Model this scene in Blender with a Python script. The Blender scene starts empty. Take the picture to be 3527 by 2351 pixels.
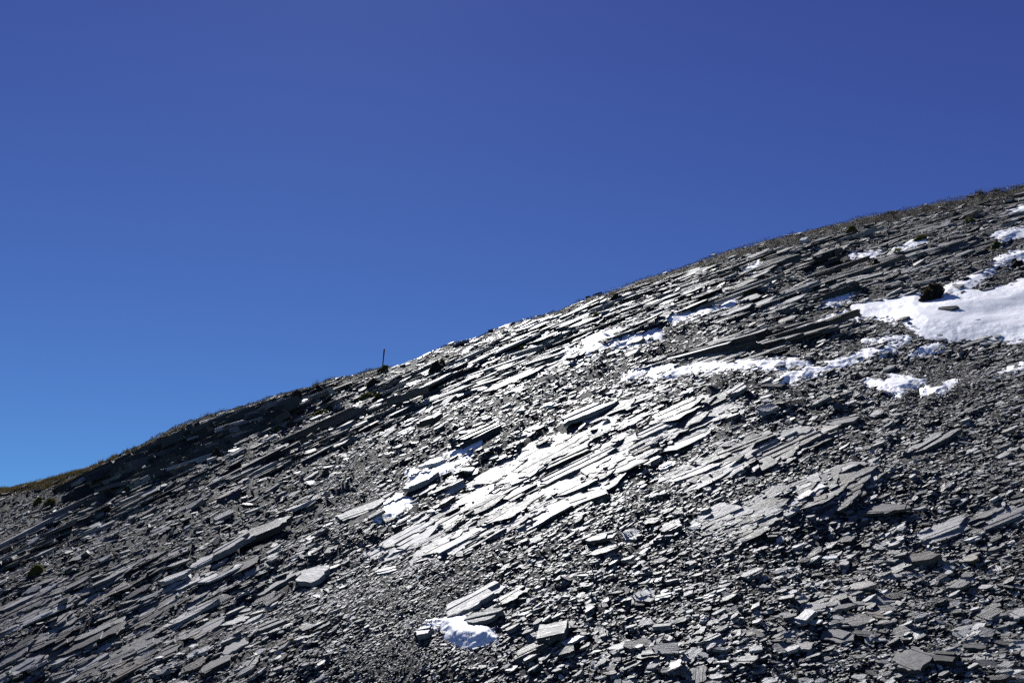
import bpy, math, random
import numpy as np
from mathutils import Vector, Matrix

rng = np.random.default_rng(11)
random.seed(11)
SC = bpy.context.scene
COL = SC.collection

# ------------------------------------------------------------------ camera
PW, PH = 3527.0, 2351.0            # photograph size, for turning pixels into rays
LENS, SENSOR = 35.0, 36.0
F = LENS / SENSOR * PW
PITCH = math.radians(20.0)
cam_d = bpy.data.cameras.new('camera')
cam_d.lens = LENS; cam_d.sensor_width = SENSOR; cam_d.clip_start = 0.1; cam_d.clip_end = 8000
cam = bpy.data.objects.new('camera', cam_d)
cam.location = (0, 0, 0)
cam.rotation_euler = (math.radians(90) + PITCH, 0, 0)
COL.objects.link(cam)
SC.camera = cam

# ------------------------------------------------------------------ sky, sun, exposure
SUN_AZ, SUN_EL = math.radians(-12.5), math.radians(43.5)     # azimuth from +Y towards +X
world = bpy.data.worlds.new('World'); SC.world = world; world.use_nodes = True
wn = world.node_tree.nodes; wl = world.node_tree.links
bg = wn['Background']
sky = wn.new('ShaderNodeTexSky'); sky.sky_type = 'NISHITA'; sky.sun_disc = False
sky.sun_elevation = SUN_EL; sky.sun_rotation = SUN_AZ
sky.altitude = 2200; sky.air_density = 1.0; sky.dust_density = 0.15; sky.ozone_density = 10.0
tint = wn.new('ShaderNodeMix'); tint.data_type = 'RGBA'; tint.blend_type = 'MULTIPLY'; tint.inputs['Factor'].default_value = 1.0
tint.inputs['B'].default_value = (0.68, 0.41, 0.70, 1)
sep = wn.new('ShaderNodeSeparateColor'); com = wn.new('ShaderNodeCombineColor'); wl.new(sky.outputs['Color'], sep.inputs['Color'])
for i, ex in enumerate((1.05, 1.6, 1.15)):                   # the camera's colour response, the same over the whole sky
    pw = wn.new('ShaderNodeMath'); pw.operation = 'POWER'; pw.inputs[1].default_value = ex
    wl.new(sep.outputs[i], pw.inputs[0]); wl.new(pw.outputs[0], com.inputs[i])
wl.new(com.outputs['Color'], tint.inputs['A']); wl.new(tint.outputs['Result'], bg.inputs['Color'])
bg.inputs['Strength'].default_value = 0.052
sun_d = bpy.data.lights.new('sun', 'SUN'); sun_d.energy = 5.0; sun_d.angle = math.radians(0.5)
sun_d.color = (1.0, 0.985, 0.975)
sun = bpy.data.objects.new('sun', sun_d); COL.objects.link(sun)
SV = Vector((math.sin(SUN_AZ) * math.cos(SUN_EL), math.cos(SUN_AZ) * math.cos(SUN_EL), math.sin(SUN_EL)))
sun.rotation_euler = SV.to_track_quat('Z', 'Y').to_euler()
sun.location = SV * 120
SC.view_settings.view_transform = 'Standard'; SC.view_settings.look = 'None'
SC.view_settings.exposure = 0.78; SC.view_settings.gamma = 1.0
SC.view_settings.use_curve_mapping = False
SC.cycles.use_denoising = False
SC.cycles.max_bounces = 4; SC.cycles.diffuse_bounces = 1; SC.cycles.glossy_bounces = 2

# ------------------------------------------------------------------ pixel <-> ray
CP, SP = math.cos(PITCH), math.sin(PITCH)
def pix_ut(px, py):
    """a photograph pixel as (x/y, z/y) of its ray"""
    xr = (np.asarray(px, float) - PW / 2) / F; yv = -(np.asarray(py, float) - PH / 2) / F
    den = CP - yv * SP
    return xr / den, (SP + yv * CP) / den
def to_pix(x, y, z):
    dep = y * CP + z * SP; up = -y * SP + z * CP
    return PW / 2 + F * x / dep, PH / 2 - F * up / dep

# ------------------------------------------------------------------ noise
def _hash(ix, iy, seed):
    h = (ix.astype(np.int64) * 374761393 + iy.astype(np.int64) * 668265263 + seed * 974711) & 0x7fffffff
    h = ((h ^ (h >> 13)) * 1274126177) & 0x7fffffff
    h = h ^ (h >> 16)
    return (h & 0xffff) / 32767.5 - 1.0
def vnoise(x, y, seed=0):
    x = np.asarray(x, float); y = np.asarray(y, float)
    ix = np.floor(x); iy = np.floor(y); fx = x - ix; fy = y - iy
    fx = fx * fx * (3 - 2 * fx); fy = fy * fy * (3 - 2 * fy)
    a = _hash(ix, iy, seed); b = _hash(ix + 1, iy, seed); c = _hash(ix, iy + 1, seed); d = _hash(ix + 1, iy + 1, seed)
    return (a * (1 - fx) + b * fx) * (1 - fy) + (c * (1 - fx) + d * fx) * fy
def fbm(x, y, seed=0, octv=3):
    s = 0; a = 1.0; f = 1.0
    for o in range(octv):
        s = s + a * vnoise(x * f, y * f, seed + o * 17); a *= 0.5; f *= 2.03
    return s

# ------------------------------------------------------------------ the hill
Z0, GX, GY = -12.0, 0.28, 0.55                  # plane of the scree: z = Z0 + GX x + GY y
BX, BY = 0.42, 0.60                             # the slate's bedding plane (gradient)
RIDGE = [(-2500, 2600), (-1200, 2130), (0, 1686), (204, 1642), (331, 1600), (418, 1561), (474, 1537), (540, 1506), (586, 1480), (648, 1454),
         (765, 1420), (887, 1386), (969, 1356), (1071, 1333), (1122, 1312), (1202, 1294), (1270, 1278), (1310, 1268), (1370, 1258),
         (1437, 1235), (1549, 1184), (1625, 1173), (1743, 1119), (1824, 1096), (1916, 1074), (2039, 1018), (2120, 1000),
         (2197, 968), (2300, 938), (2420, 893), (2508, 864), (2634, 830), (2780, 796), (2889, 770), (2973, 750),
         (3082, 729), (3254, 690), (3364, 671), (3463, 653), (3527, 635), (4500, 380), (6500, -60)]
_r = np.array(RIDGE, float)
_ru, _rt = pix_ut(_r[:, 0], _r[:, 1])
def ridge_y(u):
    return np.interp(u, [-1.2, -0.52, 0.0, 0.58, 1.2], [60, 62, 69, 75, 78]) + 1.5 * vnoise(u * 9, u * 0 + 3.3, 5)
def hill(x, y, fine=True):
    x = np.asarray(x, float); y = np.maximum(np.asarray(y, float), 0.5)
    u = np.clip(x / y, -1.25, 1.25)
    te = np.interp(u, _ru, _rt); yr = ridge_y(u)
    pl_r = Z0 + GY * yr + GX * u * yr
    q = np.clip(y / yr, 0, 1.4)
    front = Z0 + GY * y + GX * x + q * q * (te * yr - pl_r)
    # relief that dies out at the crest so the skyline stays where it is
    fade = np.clip((yr - y) / 6.0, 0, 1)
    rel = 0.55 * fbm(x / 9 + 3, y / 9, 21, 3)
    front = front + rel * fade
    # ledges along the bedding in the upper, rocky part of the slope
    B = BX * x + BY * y
    al, ac = x * 0.866 + y * 0.5, -x * 0.5 + y * 0.866              # along and across the strike of the beds
    d = front - B + 0.3 * fbm(al / 7.0, ac / 1.3, 40, 3)
    s = 0.42
    k = np.floor(d / s); f = d / s - k
    st = (k + np.clip((f - 0.5) / 0.34 + 0.5, 0, 1)) * s
    w = np.clip((y - 22) / 14, 0.12, 0.75) * np.clip((yr - y) / 2.0, 0.25, 1)
    qx, qy = to_pix(x, y, front)                                 # the snowfield lies in a smooth hollow
    w = w * np.clip((np.hypot((qx - 3420) / 560, (qy - 1090) / 130) - 0.9) / 0.25, 0.06, 1)
    front = front + w * (st - d)
    if fine:
        front = front + 0.035 * fbm(x / 0.5, y / 0.5, 60, 2) * np.clip((yr - y) / 1.0, 0.4, 1)
    back = te * yr - 0.35 * (y - yr)
    kk = 0.5
    hh = np.clip(0.5 + 0.5 * (back - front) / kk, 0, 1)
    h = back * (1 - hh) + front * hh - kk * hh * (1 - hh) + 0.08
    low = -1.75 + 0.02 * y
    hh = np.clip(0.5 + 0.5 * (h - low) / 2.0, 0, 1)
    return low * (1 - hh) + h * hh + 1.0 * hh * (1 - hh)
def hill_grad(x, y, e=0.35):
    return ((hill(x + e, y, False) - hill(x - e, y, False)) / (2 * e), (hill(x, y + e, False) - hill(x, y - e, False)) / (2 * e))
_YS = 1.0 / np.linspace(1 / 11.0, 1 / 84.0, 2600)
def drop(px, py):
    """where rays through photograph pixels first meet the hill: x, y, z (nan where they miss)"""
    px = np.atleast_1d(np.asarray(px, float)); py = np.atleast_1d(np.asarray(py, float))
    X = np.full(px.shape, np.nan); Y = X.copy(); Z = X.copy()
    for s in range(0, len(px), 400):
        u, t = pix_ut(px[s:s + 400], py[s:s + 400])
        hx = hill(u[:, None] * _YS[None, :], _YS[None, :] + 0 * u[:, None])
        hit = hx >= t[:, None] * _YS[None, :]
        i = hit.argmax(1); ok = hit.any(1)
        yy = _YS[i]
        X[s:s + 400] = np.where(ok, u * yy, np.nan); Y[s:s + 400] = np.where(ok, yy, np.nan)
        Z[s:s + 400] = np.where(ok, hx[np.arange(len(i)), i], np.nan)
    return X, Y, Z
def drop1(px, py):
    for k in range(60):                                         # a pixel on the skyline: step down to the crest
        x, y, z = drop([px], [py + k * 2])
        if not np.isnan(x[0]): return float(x[0]), float(y[0]), float(z[0])
    raise ValueError((px, py))

def heath_k(px, y):
    return fbm(px / 60, y * 0.8, 33, 3) * 0.7 + np.interp(px, [-300, 380, 430, 1250, 1300, 1420, 1800, 2050, 2400, 4300], [0.9, 0.9, 0.4, 0.45, 0.25, -0.15, 0.1, 0.4, 0.7, 0.9])
# ------------------------------------------------------------------ polygons in photograph pixels
def Z4(pts): return [(2300 + a / 1.918, 600 + b / 1.918) for a, b in pts]
def Z5(pts): return [(1100 + a / 1.96, 900 + b / 1.96) for a, b in pts]
def Z2(pts): return [(1100 + a / 1.649, 1400 + b / 1.649) for a, b in pts]
def OV(pts): return [(a * 1.5, b * 1.5) for a, b in pts]
def inside(px, py, poly):
    r = np.zeros(np.shape(px), bool); n = len(poly); j = n - 1
    for i in range(n):
        xi, yi = poly[i]; xj, yj = poly[j]
        r ^= ((yi > py) != (yj > py)) & (px < (xj - xi) * (py - yi) / ((yj - yi) or 1e-9) + xi)
        j = i
    return r
def sdist(px, py, poly):
    """distance to the outline in pixels, positive inside"""
    d = np.full(np.shape(px), 1e9); n = len(poly)
    for i in range(n):
        ax, ay = poly[i]; bx, by = poly[(i + 1) % n]
        ex, ey = bx - ax, by - ay
        t = np.clip(((px - ax) * ex + (py - ay) * ey) / (ex * ex + ey * ey + 1e-9), 0, 1)
        d = np.minimum(d, np.hypot(px - ax - t * ex, py - ay - t * ey))
    return np.where(inside(px, py, poly), d, -d)

SNOW = [  # outline, depth in metres, label
    (Z4([(1230, 885), (1300, 862), (1440, 850), (1640, 800), (1690, 840), (1850, 805), (2080, 785), (2230, 765), (2353, 715), (2700, 640), (2700, 1110), (2353, 1105), (2150, 1100), (2000, 1090), (1850, 1086), (1700, 1060), (1620, 1005), (1560, 972), (1400, 950), (1290, 938)]), 0.16, 'broad smooth snowfield at the right edge, below the dark round bush'),
    (Z4([(-180, 1297), (0, 1288), (200, 1258), (400, 1252), (600, 1232), (860, 1238), (925, 1252), (700, 1275), (500, 1285), (200, 1305), (0, 1325), (-120, 1318)]), 0.07, 'long thin snow streak below the black ledge, left of the lower one'),
    (Z4([(700, 1372), (760, 1330), (900, 1300), (1060, 1268), (1200, 1218), (1380, 1160), (1520, 1140), (1500, 1165), (1380, 1192), (1250, 1228), (1100, 1280), (950, 1335), (820, 1362)]), 0.08, 'curving snow streak ending in a blunt left tip on grey scree'),
    (Z4([(1010, 975), (1180, 928), (1295, 933), (1200, 955), (1040, 1005), (900, 1065), (780, 1092), (850, 1050), (940, 1012)]), 0.07, 'narrow snow tongue running down left from the broad snowfield'),
    (Z4([(1840, 752), (1950, 722), (2050, 668), (2120, 636), (2145, 642), (2060, 698), (1960, 745), (1850, 768)]), 0.07, 'slanting snow streak just right of the dark round bush'),
    (Z4([(2140, 592), (2250, 540), (2353, 512), (2600, 460), (2600, 500), (2353, 548), (2250, 580)]), 0.07, 'snow strip at the right edge, second below the crest'),
    (Z4([(2150, 412), (2353, 362), (2600, 300), (2600, 340), (2353, 398), (2200, 424)]), 0.07, 'snow strip at the right edge below the mossy ledge'),
    (Z4([(2250, 265), (2353, 212), (2600, 130), (2600, 190), (2353, 255), (2280, 280)]), 0.08, 'uppermost snow strip at the right edge near the crest tufts'),
    (Z4([(1320, 1372), (1450, 1350), (1600, 1345), (1690, 1368), (1570, 1420), (1535, 1455), (1430, 1432)]), 0.06, 'ragged snow patch on fine scree beneath the broad snowfield'),
    (Z4([(1690, 1444), (1800, 1398), (1895, 1380), (1880, 1404), (1780, 1444)]), 0.05, 'short slanting snow sliver right of the ragged patch'),
    (Z4([(1600, 1194), (1700, 1150), (1812, 1126), (1802, 1152), (1700, 1186)]), 0.05, 'short snow sliver in scree close under the broad snowfield'),
    (Z4([(2160, 1320), (2300, 1272), (2353, 1256), (2500, 1230), (2500, 1255), (2353, 1284), (2250, 1316)]), 0.05, 'thin snow sliver at the right edge below the broad snowfield'),
    (Z4([(1300, 1100), (1500, 1082), (1590, 1088), (1500, 1114)]), 0.05, 'small flat snow patch beside the white capped rock'),
    (Z4([(1500, 494), (1620, 438), (1700, 428), (1655, 474), (1530, 506)]), 0.06, 'small snow drift under the yellow green moss ledge'),
    (Z4([(1010, 852), (1110, 818), (1225, 796), (1205, 828), (1080, 850)]), 0.05, 'small snow strip left of the broad snowfield tip'),
    (Z4([(0, 952), (30, 925), (200, 900), (330, 870), (430, 820), (440, 850), (330, 892), (180, 930), (40, 968)]), 0.05, 'patchy snow strip under the leaning green moss wedge'),
    (Z4([(500, 640), (560, 600), (610, 585), (590, 610), (520, 648)]), 0.05, 'small white snow blob left of a moss cushion on the upper ledges'),
    (Z4([(1215, 540), (1330, 515), (1420, 505), (1330, 545), (1230, 560)]), 0.05, 'thin snow behind the thick black slab near the crest'),
    (Z5([(1590, 645), (1640, 600), (1780, 588), (1965, 555), (1890, 595), (1720, 630), (1755, 644), (1650, 685)]), 0.06, 'bright snow pocket among ledges right of centre, above the bright slabs'),
    (Z5([(1790, 560), (1850, 500), (1960, 475), (2025, 465), (2005, 502), (1900, 545)]), 0.05, 'upper snow pocket on the ledges right of centre'),
    (Z5([(1980, 578), (2100, 518), (2285, 485), (2310, 505), (2150, 548), (2050, 586)]), 0.05, 'long snow pocket on the ledges farthest right of centre'),
    (Z5([(2060, 795), (2140, 732), (2350, 716), (2400, 740), (2352, 762), (2200, 785)]), 0.05, 'snow smear left of the long thin streak'),
    (Z5([(860, 1312), (930, 1232), (1020, 1195), (1085, 1205), (1040, 1260), (960, 1305)]), 0.05, 'snow drift lying on the left end of the thick split slab'),
    (Z5([(690, 1430), (860, 1368), (1005, 1328), (965, 1372), (830, 1425), (740, 1455), (625, 1485), (600, 1425)]), 0.05, 'snow drift around the white quartz rocks left of centre'),
    (Z2([(690, 1228), (830, 1208), (862, 1262), (960, 1272), (1000, 1330), (900, 1354), (800, 1348), (725, 1300)]), 0.07, 'lowest snow patch, in scree below the long pale slab'),
    (Z2([(312, 625), (380, 560), (470, 520), (525, 545), (460, 590), (400, 645), (325, 650)]), 0.05, 'snow drift right of the pale mottled slab'),
    (Z2([(610, 1222), (680, 1215), (700, 1240), (640, 1240)]), 0.04, 'tiny snow scrap left of the lowest snow patch'),
]

# ------------------------------------------------------------------ materials
def new_mat(name):
    m = bpy.data.materials.new(name); m.use_nodes = True
    nt = m.node_tree
    return m, nt, nt.nodes, nt.links, nt.nodes['Principled BSDF']
def N(nodes, kind, **kw):
    n = nodes.new(kind)
    for k, v in kw.items(): setattr(n, k, v)
    return n
def ramp(nodes, stops):
    r = nodes.new('ShaderNodeValToRGB'); cr = r.color_ramp
    while len(cr.elements) > 1: cr.elements.remove(cr.elements[0])
    cr.elements[0].position = stops[0][0]; cr.elements[0].color = (*stops[0][1], 1)
    for p, c in stops[1:]:
        e = cr.elements.new(p); e.color = (*c, 1)
    return r
def rock_mat(name, cols, rough=(0.42, 0.74), bump=0.75, grain=(7, 75, 90), spec=0.38):
    m, nt, nd, lk, bs = new_mat(name)
    at = N(nd, 'ShaderNodeAttribute'); at.attribute_name = 'lc'
    tn = N(nd, 'ShaderNodeAttribute'); tn.attribute_name = 'tone'
    oi = N(nd, 'ShaderNodeObjectInfo')
    off = N(nd, 'ShaderNodeVectorMath', operation='ADD')
    sc = N(nd, 'ShaderNodeVectorMath', operation='SCALE'); sc.inputs['Scale'].default_value = 37.0
    comb = N(nd, 'ShaderNodeCombineXYZ')
    for i in range(3): lk.new(oi.outputs['Random'], comb.inputs[i])
    lk.new(comb.outputs[0], sc.inputs[0])
    lk.new(at.outputs['Vector'], off.inputs[0]); lk.new(sc.outputs[0], off.inputs[1])
    mp = N(nd, 'ShaderNodeMapping'); mp.inputs['Scale'].default_value = grain
    lk.new(off.outputs[0], mp.inputs['Vector'])
    n1 = N(nd, 'ShaderNodeTexNoise'); n1.inputs['Scale'].default_value = 1.0; n1.inputs['Detail'].default_value = 5; n1.inputs['Roughness'].default_value = 0.65
    lk.new(mp.outputs[0], n1.inputs['Vector'])
    n2 = N(nd, 'ShaderNodeTexNoise'); n2.inputs['Scale'].default_value = 3.0; n2.inputs['Detail'].default_value = 3
    lk.new(off.outputs[0], n2.inputs['Vector'])
    ad = N(nd, 'ShaderNodeMath', operation='ADD'); lk.new(tn.outputs['Fac'], ad.inputs[0]); lk.new(oi.outputs['Random'], ad.inputs[1])
    fr = N(nd, 'ShaderNodeMath', operation='FRACT'); lk.new(ad.outputs[0], fr.inputs[0])
    mxv = N(nd, 'ShaderNodeMath', operation='MULTIPLY_ADD'); lk.new(fr.outputs[0], mxv.inputs[0]); mxv.inputs[1].default_value = 0.86
    nn = N(nd, 'ShaderNodeMath', operation='MULTIPLY_ADD'); lk.new(n1.outputs['Fac'], nn.inputs[0]); nn.inputs[1].default_value = 0.34; nn.inputs[2].default_value = -0.15
    n3 = N(nd, 'ShaderNodeMath', operation='MULTIPLY_ADD'); lk.new(n2.outputs['Fac'], n3.inputs[0]); n3.inputs[1].default_value = 0.20; lk.new(nn.outputs[0], n3.inputs[2])
    lk.new(n3.outputs[0], mxv.inputs[2])
    r = ramp(nd, cols); lk.new(mxv.outputs[0], r.inputs['Fac'])
    m7 = N(nd, 'ShaderNodeMath', operation='MULTIPLY'); lk.new(fr.outputs[0], m7.inputs[0]); m7.inputs[1].default_value = 17.3
    f7 = N(nd, 'ShaderNodeMath', operation='FRACT'); lk.new(m7.outputs[0], f7.inputs[0])
    g7 = N(nd, 'ShaderNodeMath', operation='GREATER_THAN'); lk.new(f7.outputs[0], g7.inputs[0]); g7.inputs[1].default_value = 0.94
    s7 = N(nd, 'ShaderNodeMath', operation='MULTIPLY'); lk.new(g7.outputs[0], s7.inputs[0]); lk.new(n2.outputs['Fac'], s7.inputs[1])
    mx7 = N(nd, 'ShaderNodeMix', data_type='RGBA'); mx7.inputs['B'].default_value = (0.17, 0.125, 0.085, 1)
    lk.new(s7.outputs[0], mx7.inputs['Factor']); lk.new(r.outputs['Color'], mx7.inputs['A']); lk.new(mx7.outputs['Result'], bs.inputs['Base Color'])
    rr = N(nd, 'ShaderNodeMapRange'); rr.inputs['From Min'].default_value = 0.3; rr.inputs['From Max'].default_value = 0.7
    rr.inputs['To Min'].default_value = rough[0]; rr.inputs['To Max'].default_value = rough[1]
    lk.new(n1.outputs['Fac'], rr.inputs['Value']); lk.new(rr.outputs[0], bs.inputs['Roughness'])
    bs.inputs['Specular IOR Level'].default_value = spec
    mp2 = N(nd, 'ShaderNodeMapping'); mp2.inputs['Scale'].default_value = (grain[0] * 0.35, grain[1] * 0.33, grain[2] * 0.6); lk.new(off.outputs[0], mp2.inputs['Vector'])
    n4 = N(nd, 'ShaderNodeTexNoise'); n4.inputs['Scale'].default_value = 1.0; n4.inputs['Detail'].default_value = 3; lk.new(mp2.outputs[0], n4.inputs['Vector'])
    st = N(nd, 'ShaderNodeMapRange', interpolation_type='STEPPED'); st.inputs['Steps'].default_value = 5
    st.inputs['From Min'].default_value = 0.25; st.inputs['From Max'].default_value = 0.75; lk.new(n4.outputs['Fac'], st.inputs['Value'])
    bq = N(nd, 'ShaderNodeBump'); bq.inputs['Strength'].default_value = bump; bq.inputs['Distance'].default_value = 0.05; lk.new(st.outputs[0], bq.inputs['Height'])
    bp = N(nd, 'ShaderNodeBump'); bp.inputs['Strength'].default_value = bump; bp.inputs['Distance'].default_value = 0.02; lk.new(bq.outputs[0], bp.inputs['Normal'])
    lk.new(n1.outputs['Fac'], bp.inputs['Height']); lk.new(bp.outputs[0], bs.inputs['Normal'])
    return m
SLATE = [(0.0, (0.0160, 0.0155, 0.0148)), (0.3, (0.0500, 0.0484, 0.0463)), (0.55, (0.1400, 0.1355, 0.1295)), (0.75, (0.2600, 0.2517, 0.2405)), (0.95, (0.4600, 0.4453, 0.4255))]
M = {}
M['slate'] = rock_mat('slate', SLATE)
M['bedrock'] = rock_mat('bedrock_slate', [(p, tuple(v * 0.85 for v in c)) for p, c in SLATE], rough=(0.50, 0.80), bump=0.9, spec=0.33)      # duller weathered faces
M['pale'] = rock_mat('pale_slate', rough=(0.5, 0.8), spec=0.3, cols=[(0.0, (0.0900, 0.0871, 0.0833)), (0.5, (0.1700, 0.1646, 0.1573)), (1.0, (0.3200, 0.3098, 0.2960))])
M['dark'] = rock_mat('dark_and_shade_slate', [(0.0, (0.0140, 0.0136, 0.0130)), (0.5, (0.0300, 0.0290, 0.0278)), (1.0, (0.0700, 0.0678, 0.0648))])  # dark stones; also shade put into the colour of crag and ledge beds
M['rusty'] = rock_mat('rusty_slate', [(0.0, (0.06, 0.045, 0.035)), (0.5, (0.14, 0.115, 0.095)), (1.0, (0.20, 0.18, 0.16))])
M['quartz'] = rock_mat('quartz', [(0.0, (0.42, 0.41, 0.40)), (0.4, (0.62, 0.61, 0.60)), (1.0, (0.80, 0.79, 0.78))], rough=(0.25, 0.5), grain=(9, 12, 14))

def ground_mat():
    m, nt, nd, lk, bs = new_mat('slate_gravel')
    tc = N(nd, 'ShaderNodeTexCoord')
    mp = N(nd, 'ShaderNodeMapping'); mp.inputs['Rotation'].default_value = (0, 0, math.radians(-28)); mp.inputs['Scale'].default_value = (9, 18, 14)
    lk.new(tc.outputs['Object'], mp.inputs['Vector'])
    v = N(nd, 'ShaderNodeTexVoronoi'); v.inputs['Scale'].default_value = 1.0; lk.new(mp.outputs[0], v.inputs['Vector'])
    v2 = N(nd, 'ShaderNodeTexVoronoi'); v2.inputs['Scale'].default_value = 2.7; lk.new(mp.outputs[0], v2.inputs['Vector'])
    n = N(nd, 'ShaderNodeTexNoise'); n.inputs['Scale'].default_value = 0.5; n.inputs['Detail'].default_value = 5; lk.new(tc.outputs['Object'], n.inputs['Vector'])
    mx = N(nd, 'ShaderNodeMix', data_type='RGBA'); mx.inputs['Factor'].default_value = 0.5
    lk.new(v.outputs['Color'], mx.inputs['A']); lk.new(v2.outputs['Color'], mx.inputs['B'])
    bw = N(nd, 'ShaderNodeRGBToBW'); lk.new(mx.outputs['Result'], bw.inputs[0])
    ad = N(nd, 'ShaderNodeMath', operation='MULTIPLY_ADD'); lk.new(n.outputs['Fac'], ad.inputs[0]); ad.inputs[1].default_value = 0.35; lk.new(bw.outputs[0], ad.inputs[2])
    r = ramp(nd, [(0.3, (0.005, 0.005, 0.005)), (0.72, (0.014, 0.014, 0.013)), (0.80, (0.09, 0.088, 0.082)), (0.95, (0.24, 0.235, 0.22))])
    lk.new(ad.outputs[0], r.inputs['Fac']); lk.new(r.outputs['Color'], bs.inputs['Base Color'])
    bs.inputs['Roughness'].default_value = 0.8; bs.inputs['Specular IOR Level'].default_value = 0.06
    b1 = N(nd, 'ShaderNodeBump'); b1.inputs['Strength'].default_value = 0.9; b1.inputs['Distance'].default_value = 0.05; lk.new(bw.outputs[0], b1.inputs['Height'])
    b2 = N(nd, 'ShaderNodeBump'); b2.inputs['Strength'].default_value = 0.7; b2.inputs['Distance'].default_value = 0.03; b2.invert = True
    lk.new(v2.outputs['Distance'], b2.inputs['Height']); lk.new(b1.outputs[0], b2.inputs['Normal']); lk.new(b2.outputs[0], bs.inputs['Normal'])
    return m
M['ground'] = ground_mat()
def snow_mat():
    m, nt, nd, lk, bs = new_mat('snow')
    tc = N(nd, 'ShaderNodeTexCoord')
    n = N(nd, 'ShaderNodeTexNoise'); n.inputs['Scale'].default_value = 9; n.inputs['Detail'].default_value = 8; n.inputs['Roughness'].default_value = 0.65
    lk.new(tc.outputs['Object'], n.inputs['Vector'])
    n2 = N(nd, 'ShaderNodeTexNoise'); n2.inputs['Scale'].default_value = 1.6; n2.inputs['Detail'].default_value = 4
    lk.new(tc.outputs['Object'], n2.inputs['Vector'])
    r = ramp(nd, [(0.3, (0.86, 0.86, 0.87)), (0.7, (0.93, 0.93, 0.93))]); lk.new(n2.outputs['Fac'], r.inputs['Fac'])
    lk.new(r.outputs['Color'], bs.inputs['Base Color'])
    bs.inputs['Roughness'].default_value = 0.65
    b = N(nd, 'ShaderNodeBump'); b.inputs['Strength'].default_value = 0.3; b.inputs['Distance'].default_value = 0.04
    lk.new(n.outputs['Fac'], b.inputs['Height']); lk.new(b.outputs[0], bs.inputs['Normal'])
    return m
M['snow'] = snow_mat()
def leaf_mat(name, stops, scale=6.0, rough=0.7):
    m, nt, nd, lk, bs = new_mat(name)
    g = N(nd, 'ShaderNodeAttribute'); g.attribute_name = 'tone'
    tc = N(nd, 'ShaderNodeTexCoord')
    n = N(nd, 'ShaderNodeTexNoise'); n.inputs['Scale'].default_value = scale; n.inputs['Detail'].default_value = 4
    lk.new(tc.outputs['Object'], n.inputs['Vector'])
    a = N(nd, 'ShaderNodeMath', operation='MULTIPLY_ADD'); lk.new(g.outputs['Fac'], a.inputs[0]); a.inputs[1].default_value = 0.6
    b = N(nd, 'ShaderNodeMath', operation='MULTIPLY'); lk.new(n.outputs['Fac'], b.inputs[0]); b.inputs[1].default_value = 0.5
    lk.new(b.outputs[0], a.inputs[2])
    r = ramp(nd, stops); lk.new(a.outputs[0], r.inputs['Fac']); lk.new(r.outputs['Color'], bs.inputs['Base Color'])
    bs.inputs['Roughness'].default_value = rough
    tr = N(nd, 'ShaderNodeBsdfTranslucent'); lk.new(r.outputs['Color'], tr.inputs['Color'])
    mxs = N(nd, 'ShaderNodeMixShader'); mxs.inputs['Fac'].default_value = 0.45
    lk.new(bs.outputs[0], mxs.inputs[1]); lk.new(tr.outputs[0], mxs.inputs[2]); lk.new(mxs.outputs[0], nd['Material Output'].inputs['Surface'])
    return m
M['moss'] = leaf_mat('moss', [(0.1, (0.04, 0.042, 0.008)), (0.5, (0.10, 0.095, 0.014)), (0.95, (0.19, 0.17, 0.03))])
M['bush'] = leaf_mat('dark_bush_leaves', [(0.1, (0.010, 0.009, 0.006)), (0.5, (0.024, 0.021, 0.011)), (0.95, (0.05, 0.04, 0.022))])
M['heath'] = leaf_mat('heath', [(0.1, (0.010, 0.009, 0.006)), (0.5, (0.024, 0.021, 0.012)), (0.95, (0.06, 0.05, 0.028))])
M['grass'] = leaf_mat('dry_grass', [(0.1, (0.022, 0.02, 0.009)), (0.5, (0.055, 0.047, 0.02)), (0.95, (0.12, 0.09, 0.045))])
M['tuft'] = leaf_mat('dark_tuft', [(0.1, (0.02, 0.018, 0.012)), (0.95, (0.06, 0.05, 0.035))])

# ------------------------------------------------------------------ mesh helpers
def mesh_np(name, verts, loops, sizes, lc=None, tone=None, smooth=False):
    me = bpy.data.meshes.new(name)
    verts = np.ascontiguousarray(verts, np.float32); loops = np.ascontiguousarray(loops, np.int32); sizes = np.ascontiguousarray(sizes, np.int32)
    me.vertices.add(len(verts)); me.vertices.foreach_set('co', verts.ravel())
    me.loops.add(len(loops)); me.loops.foreach_set('vertex_index', loops)
    me.polygons.add(len(sizes))
    st = np.zeros(len(sizes), np.int32); st[1:] = np.cumsum(sizes)[:-1]
    me.polygons.foreach_set('loop_start', st); me.polygons.foreach_set('loop_total', sizes)
    if lc is not None:
        a = me.attributes.new('lc', 'FLOAT_VECTOR', 'POINT'); a.data.foreach_set('vector', np.ascontiguousarray(lc, np.float32).ravel())
    if tone is not None:
        a = me.attributes.new('tone', 'FLOAT', 'POINT'); a.data.foreach_set('value', np.ascontiguousarray(tone, np.float32))
    me.update(calc_edges=True)
    me.polygons.foreach_set('use_smooth', np.full(len(sizes), smooth))
    return me
def link(name, me, mat=None, parent=None, loc=None):
    o = bpy.data.objects.new(name, me); COL.objects.link(o)
    if mat is not None and me is not None and not me.materials: me.materials.append(mat)
    if parent is not None: o.parent = parent
    if loc is not None: o.location = loc
    return o
def tag(o, label=None, cat=None, group=None, kind=None):
    if label: o['label'] = label
    if cat: o['category'] = cat
    if group: o['group'] = group
    if kind: o['kind'] = kind
    return o
def norm(v): return v / np.linalg.norm(v, axis=-1, keepdims=True)
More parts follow.
